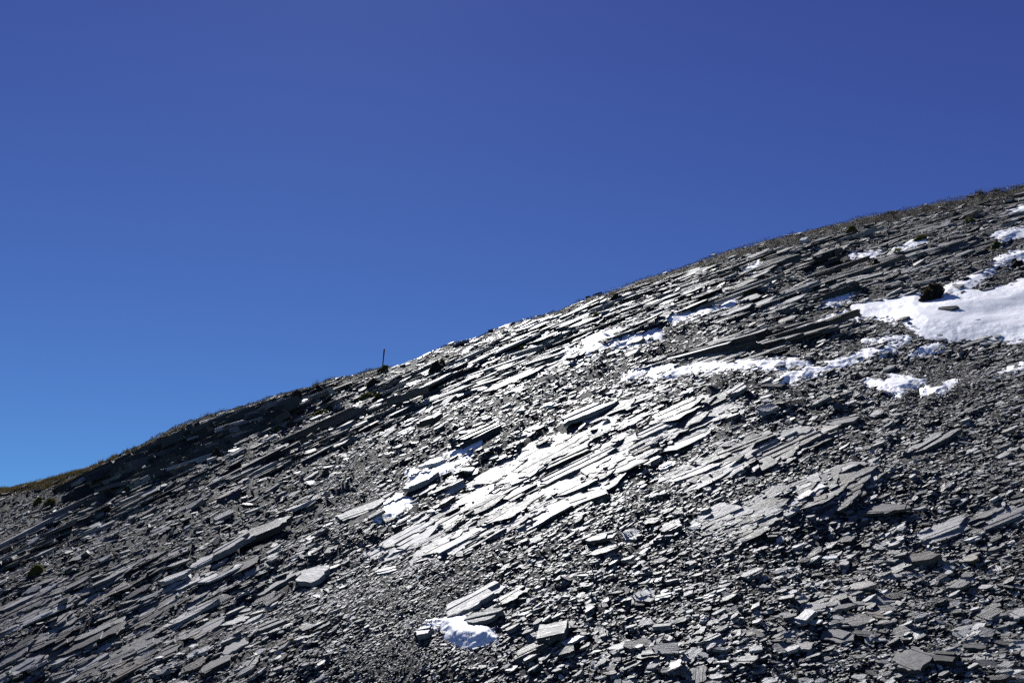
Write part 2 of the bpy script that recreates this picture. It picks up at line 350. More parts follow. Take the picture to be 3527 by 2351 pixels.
def frames(gx, gy, az):
    """rotation matrices: z along the normal of the plane with gradient (gx, gy), x along azimuth az in that plane"""
    n = norm(np.stack([-gx, -gy, np.ones_like(gx)], -1))
    a = np.stack([np.cos(az), np.sin(az), gx * np.cos(az) + gy * np.sin(az)], -1)
    a = norm(a); b = np.cross(n, a)
    return np.stack([a, b, n], -1)
def plates(L, W, T, R, P, K, tone, taper=0.05):
    """many thin angular plates as one set of polygons"""
    n = len(L)
    k = np.arange(K)[None, :]
    th = (k + rng.uniform(-0.36, 0.36, (n, K))) / K * 2 * np.pi + rng.uniform(0, 6.28, (n, 1))
    r = rng.uniform(0.62, 1.12, (n, K))
    x = np.cos(th) * r; y = np.sin(th) * r
    x = x + rng.uniform(-0.45, 0.45, (n, 1)) * y                                  # skewed, rhombic
    x = x * L[:, None] * 0.5; y = y * W[:, None] * 0.5
    tx = rng.uniform(-0.10, 0.10, (n, 1)); ty = rng.uniform(-0.16, 0.16, (n, 1))
    zt = T[:, None] * 0.5 + tx * x * 0.5 + ty * y * 0.5
    ins = 1 - rng.uniform(0.0, taper * 2, (n, K))
    top = np.stack([x * ins, y * ins, zt], -1); bot = np.stack([x, y, np.broadcast_to(-T[:, None] * 0.5, x.shape)], -1)
    loc = np.concatenate([top, bot], 1)
    V = np.einsum('nij,nkj->nki', R, loc) + P[:, None, :]
    base = (np.arange(n) * 2 * K)[:, None]
    topf = base + np.arange(K)[None, :]
    kk = np.arange(K); k2 = (kk + 1) % K
    side = np.stack([kk, K + kk, K + k2, k2], -1).reshape(1, -1) + base           # K quads
    loops = np.concatenate([topf, side], 1).ravel()
    sizes = np.tile(np.array([K] + [4] * K), n)
    offs = rng.uniform(-50, 50, (n, 1, 3))
    return V.reshape(-1, 3), loops, sizes, (loc + offs).reshape(-1, 3), np.repeat(tone, 2 * K)
def join(sets):
    V = []; Lp = []; S = []; C = []; T = []; o = 0
    for v, l, s, c, t in sets:
        V.append(v); Lp.append(l + o); S.append(s); C.append(c); T.append(t); o += len(v)
    return np.concatenate(V), np.concatenate(Lp), np.concatenate(S), np.concatenate(C), np.concatenate(T)

# ------------------------------------------------------------------ hillside sheet and valley floor
NU, NY = 720, 480
uu = np.linspace(-0.85, 0.85, NU)
yy = 1.0 / np.linspace(1 / 9.0, 1 / 100.0, NY)
UU, YY = np.meshgrid(uu, yy)
XX = UU * YY
ZZ = hill(XX, YY)
verts = np.stack([XX, YY, ZZ], -1).reshape(-1, 3)
ii = (np.arange(NY - 1)[:, None] * NU + np.arange(NU - 1)[None, :]).ravel()
quads = np.stack([ii, ii + 1, ii + 1 + NU, ii + NU], -1).ravel()
hillside = link('hillside', mesh_np('hillside', verts, quads, np.full(len(ii), 4), smooth=True), M['ground'])
tag(hillside, 'steep grey slate scree slope rising to the right', kind='structure')
g = 40
gx_, gy_ = np.meshgrid(np.linspace(-3000, 3000, g), np.linspace(-3000, 3000, g))
gz = -2.6 + 0 * gx_
gi = (np.arange(g - 1)[:, None] * g + np.arange(g - 1)[None, :]).ravel()
valley = link('valley_ground', mesh_np('valley_ground', np.stack([gx_, gy_, gz], -1).reshape(-1, 3), np.stack([gi, gi + 1, gi + 1 + g, gi + g], -1).ravel(), np.full(len(gi), 4)), M['ground'])
tag(valley, 'flat grey gravel ground at the foot of the slope', kind='structure')

# ------------------------------------------------------------------ slab prototypes (unit length, width 1, height 1; scaled per copy)
def clip_y(poly, y0, keep_above):
    out = []; n = len(poly)
    for i in range(n):
        p, q = poly[i], poly[(i + 1) % n]
        ip = (p[1] >= y0) == keep_above; iq = (q[1] >= y0) == keep_above
        if ip: out.append(p)
        if ip != iq:
            t = (y0 - p[1]) / (q[1] - p[1]); out.append((p[0] + t * (q[0] - p[0]), y0))
    return out
def slab_mesh(seed, size, strips, jag=0.045):
    """an angular slate slab of unit length, width and height: a base bed and broken laminae running lengthwise on it"""
    r = random.Random(seed); ru = r.uniform
    c = [(-0.5, ru(-.35, .35)), (-0.5 + ru(.04, .42), -ru(.42, .5)), (0.5 - ru(.05, .4), -ru(.34, .5)), (0.5, ru(-.38, .3)), (0.5 - ru(.03, .3), ru(.36, .5)), (-0.5 + ru(.05, .45), ru(.36, .5))]
    pts = []
    for i in range(6):
        p, q = c[i], c[(i + 1) % 6]
        pts.append(p)
        ln = math.hypot(q[0] - p[0], (q[1] - p[1]) * 0.4)
        kk = 4 if ln > 0.3 else 1
        for k in range(kk):
            t = (k + ru(.2, .8)) / kk
            pts.append((p[0] + t * (q[0] - p[0]) + ru(-jag, jag), p[1] + t * (q[1] - p[1]) + ru(-jag, jag) * 2.2))
    V = []; loops = []; sizes = []
    def prism(poly, z0, z1, tx, ty, inset):
        n = len(poly); o = len(V)
        cx = sum(p[0] for p in poly) / n; cy = sum(p[1] for p in poly) / n
        for (x, y) in poly: V.append((x, y, z0))
        for (x, y) in poly:
            q = 1 - ru(0, inset)
            V.append((cx + (x - cx) * q, cy + (y - cy) * q, z1 + tx * (x - cx) + ty * (y - cy) + ru(-.02, .02)))
        for k in range(n):
            k2 = (k + 1) % n
            loops.extend([o + k, o + k2, o + n + k2, o + n + k]); sizes.append(4)
        loops.extend([o + n + k for k in range(n)]); sizes.append(n)
    zb = ru(-.05, .2)
    prism(pts, -0.5, zb, 0, 0, 0.03)
    ys = [-0.5] + sorted(ru(-.42, .42) for _ in range(strips - 1)) + [0.5]
    for k in range(strips):
        poly = clip_y(clip_y(pts, ys[k] + 0.012, True), ys[k + 1] - 0.012, False)
        if len(poly) < 3: continue
        x0, x1 = -0.5 + max(0, ru(-.25, .3)), 0.5 - max(0, ru(-.25, .3))
        poly = [(p[1], p[0]) for p in poly]
        poly = clip_y(clip_y(poly, x0, True), x1, False)
        poly = [(p[1] + ru(-.012, .012), p[0]) for p in poly]
        if len(poly) < 3: continue
        prism(poly, zb - 0.03, ru(zb + 0.08, 0.5), ru(-.12, .12), ru(-.3, .3), 0.04)
    V = np.array(V)
    return mesh_np('slab_shape', V, loops, sizes, lc=V * np.array(size), tone=np.full(len(V), 0.0))
PROTO_LONG = [slab_mesh(100 + i, (1.5, 0.32, 0.1), 2 + i % 4) for i in range(24)]
PROTO_BLOCK = [slab_mesh(300 + i, (0.5, 0.28, 0.07), 1 + i % 3) for i in range(24)]
_with_mat = {}
def proto(me, mat):
    k = (me.name, mat)
    if k not in _with_mat:
        c = me.copy(); c.materials.clear(); c.materials.append(M[mat]); _with_mat[k] = c
    return _with_mat[k]
def under_sky(R, P, L, W, T, slack=3.0):
    '''how far a slab must sink so that no corner of it tops the skyline'''
    dz = 0.0
    for a in (-.5, 0, .5):
        for b in (-.5, .5):
            c = np.asarray(P) + R[:, 0] * L * a + R[:, 1] * W * b + R[:, 2] * T * .5
            qx, qy = to_pix(c[0], c[1], c[2])
            dz = max(dz, (np.interp(qx, _r[:, 0], _r[:, 1]) + slack - qy) / F * c[1] / CP)
    return dz
def put(name, me, R, P, L, W, T, parent=None):
    o = bpy.data.objects.new(name, me)
    m = Matrix(((R[0][0] * L, R[0][1] * W, R[0][2] * T, P[0]), (R[1][0] * L, R[1][1] * W, R[1][2] * T, P[1]), (R[2][0] * L, R[2][1] * W, R[2][2] * T, P[2]), (0, 0, 0, 1)))
    COL.objects.link(o)
    if parent is not None: o.parent = parent
    o.matrix_world = m
    return o

# ------------------------------------------------------------------ bedrock outcrops: ledges of long slate slabs
OUT = [  # polygon, number of slabs, length range in photo px, width ratio, thickness m, proud m, label
    (OV([(890, 1260), (1000, 1180), (1150, 1070), (1280, 1000), (1420, 930), (1500, 915), (1440, 1000), (1430, 1060), (1470, 1110), (1330, 1170), (1230, 1200), (1110, 1250), (950, 1290)]), 200, (70, 330), (0.16, 0.45), (0.03, 0.08), (0.0, 0.07), 'largest slate outcrop of long bright slabs in the centre of the slope'),
    (OV([(1440, 1010), (1560, 930), (1650, 920), (1690, 950), (1560, 1035), (1450, 1050)]), 80, (70, 280), (0.14, 0.4), (0.03, 0.08), (0.0, 0.07), 'bright ribbed slate outcrop right of the largest outcrop'),
    (OV([(1540, 1100), (1700, 1020), (1830, 985), (1910, 995), (1780, 1070), (1650, 1110)]), 100, (70, 280), (0.16, 0.45), (0.03, 0.08), (0.0, 0.06), 'sheeny slate outcrop with dark lower lip right of centre'),
    (OV([(1580, 1215), (1780, 1125), (1950, 1075), (2010, 1095), (1890, 1180), (1700, 1240)]), 110, (70, 280), (0.16, 0.45), (0.03, 0.08), (0.0, 0.06), 'lower slate outcrop among scree right of centre'),
    (OV([(2130, 1225), (2352, 1130), (2450, 1100), (2450, 1150), (2352, 1190), (2180, 1250)]), 45, (80, 260), (0.12, 0.3), (0.04, 0.1), (0.0, 0.08), 'slate outcrop cut by the right edge of the picture'),
    (OV([(930, 925), (1150, 835), (1300, 785), (1300, 830), (1150, 895), (1000, 925)]), 80, (90, 330), (0.07, 0.18), (0.05, 0.14), (0.0, 0.16), 'smooth shining slate ledge right of and below the pole'),
    (OV([(1510, 835), (1700, 775), (1900, 735), (1940, 750), (1780, 815), (1650, 845)]), 80, (90, 330), (0.07, 0.18), (0.06, 0.2), (0.02, 0.25), 'slate ledge with a long black shadowed face above the snow streak'),
    (OV([(1200, 750), (1280, 716), (1440, 655), (1700, 590), (1900, 545), (2000, 560), (1800, 645), (1600, 725), (1400, 785), (1250, 800)]), 260, (45, 260), (0.09, 0.32), (0.05, 0.16), (0.0, 0.18), 'broad tilted slate ledges just under the right hand crest'),
    (OV([(1640, 730), (1850, 650), (1990, 600), (2150, 565), (2250, 540), (2250, 580), (2050, 650), (1880, 700), (1750, 740)]), 130, (60, 240), (0.08, 0.22), (0.05, 0.15), (0.0, 0.15), 'slate ledges between the round bush and the crest'),
    (OV([(1980, 570), (2100, 520), (2250, 480), (2352, 460), (2352, 500), (2200, 530), (2050, 575)]), 70, (60, 240), (0.08, 0.22), (0.05, 0.15), (0.0, 0.15), 'mossy slate ledges near the crest at the far right'),
    (OV([(170, 1140), (300, 1040), (380, 992), (480, 965), (640, 915), (740, 885), (740, 915), (600, 990), (400, 1085), (200, 1160)]), 190, (70, 320), (0.07, 0.2), (0.15, 0.45), (0.02, 0.3), 'black shadowed slate crag on the left crest'),
    (OV([(0, 1260), (200, 1165), (420, 1085), (520, 1095), (300, 1190), (100, 1280), (0, 1310)]), 110, (45, 230), (0.08, 0.3), (0.05, 0.16), (0.0, 0.18), 'long slate ribs slanting down to the left edge'),
    (OV([(480, 1105), (700, 1010), (950, 925), (1010, 930), (800, 1020), (600, 1105)]), 110, (45, 230), (0.08, 0.3), (0.05, 0.16), (0.0, 0.18), 'narrow slate ribs running up towards the shining ledge'),
    (OV([(720, 990), (880, 880), (1100, 795), (1200, 770), (1200, 800), (1000, 880), (850, 960)]), 110, (45, 230), (0.08, 0.3), (0.05, 0.14), (0.0, 0.16), 'thin slate ribs on the crest beside the pole'),
    (OV([(640, 930), (740, 885), (860, 860), (880, 880), (760, 950), (600, 1010)]), 60, (70, 240), (0.06, 0.16), (0.04, 0.12), (0.0, 0.12), 'slate ribs left of the pole between moss clumps'),
    (OV([(250, 1400), (450, 1320), (640, 1295), (500, 1400), (300, 1450)]), 60, (70, 220), (0.16, 0.35), (0.04, 0.1), (0.0, 0.1), 'stepped slate slabs in the lower left of the slope'),
    (OV([(0, 1500), (130, 1440), (330, 1440), (480, 1430), (400, 1510), (200, 1568), (0, 1568)]), 60, (80, 240), (0.18, 0.4), (0.04, 0.1), (0.0, 0.08), 'broad flat slate slabs in the bottom left corner'),
    (OV([(0, 1390), (150, 1330), (330, 1290), (430, 1280), (300, 1350), (100, 1430), (0, 1450)]), 60, (70, 240), (0.1, 0.28), (0.04, 0.1), (0.0, 0.1), 'overlapping slate slabs at the left edge'),
]
STEEP = {'crag': (0.47, 0.12), 'broad tilted': (0.40, 0.52), 'black shadowed face': (0.36, 0.42), 'ribs': (0.46, 0.46), 'smooth shining': (0.38, 0.5)}   # beds seen more edge-on
LEDGES = {  # the thick beds of an outcrop: px, py, length px, climb angle, width m, thickness m
    'slate ledge with a long black shadowed face above the snow streak': [(2430, 1225, 430, 14, 0.9, 0.6), (2660, 1172, 430, 17, 0.8, 0.5), (2830, 1120, 300, 20, 0.6, 0.35), (2500, 1190, 300, 16, 0.7, 0.4)],
    'black shadowed slate crag on the left crest': [(470, 1570, 330, 24, 1.2, 1.0), (690, 1478, 430, 25, 1.0, 0.9), (330, 1640, 300, 27, 1.0, 0.8), (890, 1440, 320, 25, 0.8, 0.6), (580, 1525, 330, 23, 1.0, 0.8), (420, 1610, 260, 24, 1.4, 0.9)],
    'smooth shining slate ledge right of and below the pole': [(1790, 1222, 210, 18, 0.8, 0.45), (1690, 1275, 330, 20, 0.8, 0.35), (1600, 1345, 330, 17, 0.9, 0.22), (1850, 1250, 260, 18, 0.8, 0.3)],
    'narrow slate ribs running up towards the shining ledge': [(950, 1530, 620, 26, 0.3, 0.25), (1200, 1450, 620, 24, 0.3, 0.25), (1050, 1505, 520, 27, 0.5, 0.45), (1310, 1400, 430, 21, 0.5, 0.4), (880, 1600, 400, 28, 0.5, 0.35)],
    'broad tilted slate ledges just under the right hand crest': [(2000, 1090, 560, 25, 0.35, 0.22), (2180, 1035, 560, 24, 0.3, 0.2), (2420, 960, 600, 21, 0.35, 0.22), (2480, 1030, 520, 21, 0.3, 0.25), (2700, 880, 560, 19, 0.35, 0.22), (2780, 960, 480, 19, 0.35, 0.25), (2050, 1140, 520, 22, 0.3, 0.25), (2330, 1090, 520, 20, 0.3, 0.22), (2100, 1055, 420, 27, 0.6, 0.3), (2600, 935, 420, 19, 0.7, 0.4), (2900, 830, 320, 19, 0.7, 0.35), (2350, 1000, 420, 21, 0.6, 0.35), (2250, 1080, 300, 20, 0.6, 0.3)],
    'slate ledges between the round bush and the crest': [(2680, 1040, 480, 20, 0.35, 0.25), (2900, 960, 520, 19, 0.35, 0.25), (3100, 900, 480, 17, 0.35, 0.22), (2800, 1040, 420, 21, 0.3, 0.25)],
    'thin slate ribs on the crest beside the pole': [(1250, 1370, 560, 26, 0.3, 0.25), (1450, 1300, 560, 25, 0.3, 0.22), (1620, 1230, 480, 25, 0.3, 0.2), (1380, 1350, 520, 25, 0.3, 0.25)],
    'long slate ribs slanting down to the left edge': [(280, 1735, 430, 28, 0.5, 0.45), (120, 1830, 420, 29, 0.5, 0.45), (500, 1650, 350, 26, 0.5, 0.35)],
    'largest slate outcrop of long bright slabs in the centre of the slope': [(1480, 1830, 340, 29, 1.0, 0.2), (1720, 1740, 400, 28, 1.0, 0.2), (1880, 1660, 420, 27, 0.9, 0.2), (2000, 1600, 420, 26, 0.9, 0.2), (1960, 1740, 300, 20, 1.0, 0.2), (1640, 1850, 330, 28, 0.9, 0.15)],
    'bright ribbed slate outcrop right of the largest outcrop': [(2300, 1460, 330, 25, 0.8, 0.22), (2420, 1430, 330, 25, 0.7, 0.2)],
    'sheeny slate outcrop with dark lower lip right of centre': [(2600, 1560, 420, 24, 1.0, 0.22), (2720, 1540, 300, 24, 0.8, 0.25)],
    'lower slate outcrop among scree right of centre': [(2780, 1690, 380, 25, 1.0, 0.2), (2600, 1770, 330, 24, 0.9, 0.2), (2900, 1680, 330, 23, 0.8, 0.2)],
}
def climb(px, py):
    hi = np.interp(px, [0, 1200, 1700, 2300, 3500], [26, 27, 25, 21, 16]); lo = np.interp(px, [0, 1500, 2500, 3500], [25, 28, 25, 21])
    w = np.clip((py - 1150) / 350, 0, 1)
    return hi * (1 - w) + lo * w
def az_vec(x, y, z, gx, gy, ang):
    t = np.tan(np.radians(ang))
    return np.arctan2(t - gx, np.maximum(gy - z / y + x / y * t, 0.08))
def az_for(x, y, z, gx, gy, ang):
    '''azimuth in a plane of gradient (gx, gy) whose image direction climbs at ang degrees'''
    t = z / y
    return min(np.radians(np.arange(-85, 86, 2)), key=lambda a: abs(math.degrees(math.atan2((gx * math.cos(a) + gy * math.sin(a)) - t * math.sin(a), math.cos(a) - (x / y) * math.sin(a))) - ang))
for poly, cnt, (l0, l1), (w0, w1), (t0, t1), (p0, p1), label in OUT:
    ledges = LEDGES.get(label.split(',')[0], ())
    pa = np.array(poly); lo = pa.min(0); hi = pa.max(0)
    px = rng.uniform(lo[0], hi[0], 20000); py = rng.uniform(lo[1], hi[1], 20000)
    ok = inside(px, py, poly); px = px[ok][:cnt]; py = py[ok][:cnt]
    for sp, dep, _l in SNOW:
        ok = sdist(px, py, sp) < -4; px = px[ok]; py = py[ok]
    x, y, z = drop(px, py)
    ok = ~np.isnan(x) & ~((heath_k(px, np.nan_to_num(y)) > 0.12) & (ridge_y(pix_ut(px, py)[0]) - y < 2.6) & (px > 1900)); x, y, z, px, py = x[ok], y[ok], z[ok], px[ok], py[ok]
    n = len(x)
    root = link('bedrock_outcrop', None, loc=(float(x.mean()), float(y.mean()), float(z.mean()) - 0.3))
    bpy.context.view_layer.update()
    tag(root, label, 'bedrock', 'slate outcrops on the slope')
    L = (l0 * (l1 / l0) ** (rng.power(0.9, n))) / F * y
    gx, gy = hill_grad(x, y, 0.8)
    obx, oby = next((v for k_, v in STEEP.items() if k_ in label), (BX, BY))
    wt = 0.75 if oby == BY else 1.0
    gx = wt * obx + (1 - wt) * gx + rng.normal(0, 0.04, n); gy = wt * oby + (1 - wt) * gy + np.abs(rng.normal(0, 0.10, n)) if 'crag' in label else wt * oby + (1 - wt) * gy + rng.normal(0, 0.06, n)
    R = frames(gx, gy, np.clip(az_vec(x, y, z, gx, gy, climb(px, py) + rng.normal(0, 2.5, n)), -0.7, 0.9))
    W = L * rng.uniform(w0, w1, n) * 1.5; T = rng.uniform(t0, t1, n) * np.clip(L / 1.5, 0.6, 1.3)
    lift = rng.uniform(p0, p1, n) ** 1.0
    for (bpx, bpy_, blen, bang, bw, bt) in ledges:
        bx, by, bz = drop1(bpx, bpy_)
        bgx, bgy = (BX * 0.85, BY * 0.9) if oby == BY else (obx, oby)
        Rb = frames(np.array([bgx]), np.array([bgy]), np.array([az_for(bx, by, bz, bgx, bgy, bang)]))[0]
        bP = (bx, by, bz + bt * 0.12); bL = blen / F * by
        bP = (bx, by, bP[2] - under_sky(Rb, bP, bL, bw, bt))
        put('slab', proto(random.choice(PROTO_LONG), 'dark' if 'black' in label else 'bedrock'), Rb, bP, blen / F * by, bw, bt, root)  # shade of the black faces painted in with the darker slate
    big = np.argsort(-L)
    for i in big:
        mat = ('dark' if 'crag' in label and rng.random() < 0.6 else 'bedrock') if rng.random() < 0.9 else random.choice(['slate', 'dark'])  # most crag slabs get their shade painted in; other dark ones are random
        P = (x[i], y[i], z[i] + lift[i] - 0.25 * T[i])
        sink = under_sky(R[i], P, L[i], W[i], T[i])
        if sink > 0.6: continue
        P = (P[0], P[1], P[2] - sink)
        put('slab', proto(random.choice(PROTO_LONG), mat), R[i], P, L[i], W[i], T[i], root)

# ------------------------------------------------------------------ single loose rocks one can point to
def rock(px, py, lpx, ang, wr, tr, mat, label, name='slate_slab', cat='rock', az=None, tilt=(0, 0), lift=0.35, group=None, blk=False):
    """ang: how steeply its long side climbs to the right in the picture, degrees"""
    x, y, z = drop1(px, py)
    L = lpx / F * y * 1.08
    gx, gy = 0.5 * BX + 0.5 * GX + tilt[0], BY * 0.6 + GY * 0.4 + tilt[1]
    best = az_for(x, y, z, gx, gy, ang)
    a = best if az is None else math.radians(az)
    R = frames(np.array([gx]), np.array([gy]), np.array([a]))[0]
    T = L * tr
    me = proto(random.choice(PROTO_BLOCK if blk else PROTO_LONG), mat)
    o = put(name, me, R, (x, y, z + T * lift + 0.035), L, L * wr, T)
    CLEAR.append((px, py, lpx * 0.52, max(lpx * wr * 0.30, 6), math.radians(ang), y))
    return tag(o, label, cat, group)
CLEAR = []
ROCKS = [
    (2020, 1440, 215, 24, 0.42, 0.09, 'slate', 'thick long slab with black undercut end, above the bright outcrop', {'lift': 0.9}),
    (1640, 1520, 200, 26, 0.40, 0.12, 'slate', 'thick split slab with black layered side and snow on its left end', {'lift': 0.6}),
    (1450, 1678, 135, 24, 0.45, 0.14, 'slate', 'dark tilted slab right of the pale mottled slab', {'lift': 0.8}),
    (1245, 1765, 165, 20, 0.6, 0.07, 'pale', 'pale mottled flat slab beside a small snow drift', {}),
    (1635, 2078, 215, 27, 0.5, 0.08, 'pale', 'long pale slab above the lowest snow patch', {}),
    (1075, 2003, 135, -6, 0.75, 0.14, 'pale', 'bright blocky slab with dark underside at the edge of the gravel track', {'lift': 0.7, 'blk': True}),
    (1898, 2190, 125, 12, 0.9, 0.16, 'pale', 'squarish pale rock right of the lowest snow patch', {'blk': True}),
    (1812, 2255, 120, 24, 0.4, 0.12, 'rusty', 'rust brown slab near the bottom of the picture', {}),
    (1455, 2192, 60, 10, 1.0, 0.3, 'slate', 'upright grey block left of the lowest snow patch', {'blk': True}),
    (1665, 2145, 130, 12, 0.5, 0.14, 'pale', 'jagged slab touching the top of the lowest snow patch', {'lift': .7}),
    (1770, 2060, 110, 30, 0.6, 0.1, 'slate', 'mid grey slab right of the long pale slab', {}),
    (690, 2185, 190, 26, 0.55, 0.06, 'pale', 'broad pale flat slab near the bottom left', {}),
    (905, 1858, 205, 24, 0.42, 0.14, 'slate', 'upper slab of the layered stack left of the gravel track', {'lift': 0.9}),
    (800, 1900, 150, 30, 0.4, 0.14, 'slate', 'steeply leaning slab under the layered stack', {'lift': 0.7}),
    (700, 1945, 100, 28, 0.5, 0.12, 'slate', 'smaller slab leaning left of the snow filled crack', {'lift': 0.6}),
    (600, 2000, 110, 18, 0.5, 0.12, 'slate', 'rounded slab end below the leaning slabs', {'lift': 0.6}),
    (810, 2235, 95, 30, 0.8, 0.1, 'pale', 'bright ragged block near the bottom left', {'blk': True}),
    (745, 2300, 110, 25, 0.7, 0.14, 'slate', 'rounded grey boulder at the bottom left edge of the gravel track', {'blk': True}),
    (870, 2295, 65, 55, 0.6, 0.3, 'dark', 'small dark upright block beside the rounded grey boulder', {'blk': True}),
    (950, 2025, 190, 31, 0.3, 0.07, 'slate', 'long thin slab just left of the bright blocky slab', {}),
    (1330, 1975, 90, 12, 0.55, 0.12, 'slate', 'lens shaped slab in the upper gravel track', {}),
    (830, 2122, 90, 10, 0.6, 0.12, 'slate', 'grey wedge shaped slab below the long thin slab', {}),
    (215, 2135, 110, 48, 0.45, 0.12, 'pale', 'pale rock tilted steeply near the lower left edge', {'blk': True}),
    (110, 2290, 110, 8, 0.5, 0.16, 'pale', 'pale veined block in the bottom left corner', {'blk': True}),
    (930, 2160, 100, 22, 0.5, 0.12, 'pale', 'bright wedge right of the grey wedge shaped slab', {}),
    (3145, 2285, 120, -20, 1.0, 0.12, 'slate', 'large smooth grey boulder slab at the bottom right', {'blk': True}),
    (3245, 2280, 90, -4, 0.75, 0.2, 'slate', 'grey flat faced block right of the large boulder slab', {'blk': True}),
    (2880, 2200, 125, -16, 0.55, 0.1, 'pale', 'pale ragged slab sloping down right near the bottom', {'blk': True}),
    (2595, 1990, 80, 25, 0.55, 0.16, 'slate', 'proud wedge of slate in the scree right of centre', {'lift': 0.8}),
    (2800, 2105, 90, 12, 0.75, 0.1, 'pale', 'flat pale plate in the lower right scree', {'blk': True}),
    (2920, 2080, 65, 25, 0.9, 0.16, 'slate', 'rounded grey block right of the flat pale plate', {'blk': True}),
    (3030, 1765, 200, 1, 0.45, 0.06, 'slate', 'flat pointed slab lying level right of the lower outcrop', {}),
    (2890, 1462, 140, 10, 0.45, 0.08, 'pale', 'pale pointed slab above the sheeny outcrop', {}),
    (3205, 1535, 260, 29, 0.3, 0.06, 'slate', 'very long straight slab climbing right near the right edge', {}),
    (2540, 1360, 105, 32, 0.5, 0.14, 'slate', 'proud tilted slab below the curving snow streak', {'lift': 1.0}),
    (3015, 1432, 70, 45, 0.7, 0.14, 'pale', 'bright tilted block right of the pale pointed slab', {'blk': True}),
    (3055, 1455, 40, 30, 0.8, 0.2, 'pale', 'small bright block touching the tilted block', {'blk': True}),
    (2070, 1865, 100, 10, 0.5, 0.12, 'slate', 'dark edged slab below the largest outcrop', {'lift': .7}),
    (2075, 1905, 110, 14, 0.45, 0.08, 'slate', 'flat slab just under the dark edged slab', {}),
    (1840, 1870, 60, 20, 0.9, 0.15, 'pale', 'small pale rock under the largest outcrop', {'blk': True}),
    (2845, 905, 165, 21, 0.45, 0.16, 'dark', 'thick black ended slab jutting out below the right crest', {'lift': 1.0}),
    (3330, 1130, 100, 18, 0.4, 0.12, 'slate', 'slate rib poking out of the broad snowfield', {'lift': 0.9}),
    (3260, 1082, 90, 4, 0.5, 0.16, 'dark', 'dark rock island in the broad snowfield', {'lift': 0.9}),
    (3205, 1088, 55, 2, 0.5, 0.16, 'dark', 'small dark rock left of the rock island in the snow', {'lift': 0.9}),
    (3400, 1112, 30, 10, 0.6, 0.3, 'dark', 'tiny dark stone right of the slate rib in the snow', {'lift': 0.9}),
    (2985, 1150, 45, 10, 0.8, 0.4, 'dark', 'dark rock with a white cap left of the broad snowfield', {'blk': True}),
    (3060, 1275, 60, 20, 0.6, 0.2, 'pale', 'pale block in fine scree below the curving streak', {'blk': True}),
    (2660, 1860, 48, 5, 0.8, 0.35, 'dark', 'small black stone in the bright scree right of centre', {'blk': True}),
    (3170, 1940, 130, 8, 0.45, 0.22, 'rusty', 'brown lumpy crust of rock in the right hand scree', {'blk': True}),
    (2860, 1930, 55, 4, 0.5, 0.14, 'quartz', 'small white chip in the lower right scree', {'blk': True}),
    (1490, 1602, 95, 12, 0.5, 0.2, 'quartz', 'larger white quartz rock left of centre', {'blk': True}),
    (1428, 1640, 55, 60, 0.6, 0.25, 'quartz', 'smaller white quartz rock left of the larger one', {'blk': True}),
    (1340, 1735, 60, 35, 0.5, 0.2, 'quartz', 'white rock between the mottled slab and the dark tilted slab', {'blk': True}),
    (1040, 1398, 42, 30, 0.7, 0.5, 'quartz', 'white quartz lump under the dark crest bush', {'blk': True}),
    (2770, 838, 40, 0, 0.7, 0.45, 'quartz', 'white rounded rock high on the right hand ledges', {'blk': True}),
    (1895, 1405, 34, 10, 0.8, 0.5, 'quartz', 'white lump above the thick long slab', {'blk': True}),
    (2300, 1610, 70, 25, 0.6, 0.2, 'quartz', 'white rock beside the sheeny outcrop left end', {'blk': True}),
    (2068, 1073, 60, 4, 0.35, 0.16, 'quartz', 'white flat stone near the crest right of centre', {'blk': True}),
    (415, 1672, 50, -8, 0.6, 0.4, 'pale', 'pale boulder beside the moss cushion below the left crag', {'blk': True}),
    (1150, 1545, 120, 22, 0.5, 0.08, 'pale', 'flat pale slab between dark ribs left of centre', {}),
    (880, 1590, 70, 25, 0.5, 0.1, 'pale', 'small pale wedge on the left slope', {}),
    (1480, 1465, 95, 20, 0.45, 0.25, 'dark', 'black overhanging slab left of the snow topped one', {'lift': .7}),
]
for a in ROCKS:
    rock(*a[:8], **a[8])

# ------------------------------------------------------------------ scree: thousands of slate plates
NS = 158000
u = rng.uniform(-0.61, 0.65, NS); y = 1.0 / rng.uniform(1 / 79.0, 1 / 14.5, NS); x = u * y
GRAVEL = [(1250, 1600, 130, 170), (1220, 1860, 130, 110), (1280, 2050, 220, 160), (1300, 2270, 260, 140), (3250, 1330, 330, 150), (1130, 1340, 200, 50), (2100, 1290, 150, 50), (150, 1720, 160, 60)]
gu = rng.uniform(-0.61, 0.65, 120000); gv = 1.0 / rng.uniform(1 / 79.0, 1 / 14.5, 120000)      # extra small chips where the gravel is fine
gpx, gpy = to_pix(gu * gv, gv, hill(gu * gv, gv, False)); ok = np.zeros(len(gu), bool)
for cx, cy, rx, ry in GRAVEL: ok |= np.hypot((gpx - cx) / rx, (gpy - cy) / ry) < 1
u = np.concatenate([u, gu[ok]]); y = np.concatenate([y, gv[ok]]); x = u * y
keep = y < ridge_y(u) + 0.6; x, y, u = x[keep], y[keep], u[keep]
z = hill(x, y); px, py = to_pix(x, y, z)
n = len(x)
band = ridge_y(u) - y
keep = ~((heath_k(px, y) > 0.12) & (band < np.where(px > 2000, 4.4, 2.8)) & (rng.random(n) < 0.93))
x, y, z, u, px, py = [v[keep] for v in (x, y, z, u, px, py)]
n = len(x)
fine = np.zeros(n)
for cx, cy, rx, ry in GRAVEL:
    fine = np.maximum(fine, np.clip(1.3 - np.hypot((px - cx) / rx, (py - cy) / ry), 0, 1))
coarse = np.clip((py - 1750) / 400, 0, 1) * np.clip((px - 1500) / 500, 0.25, 1)
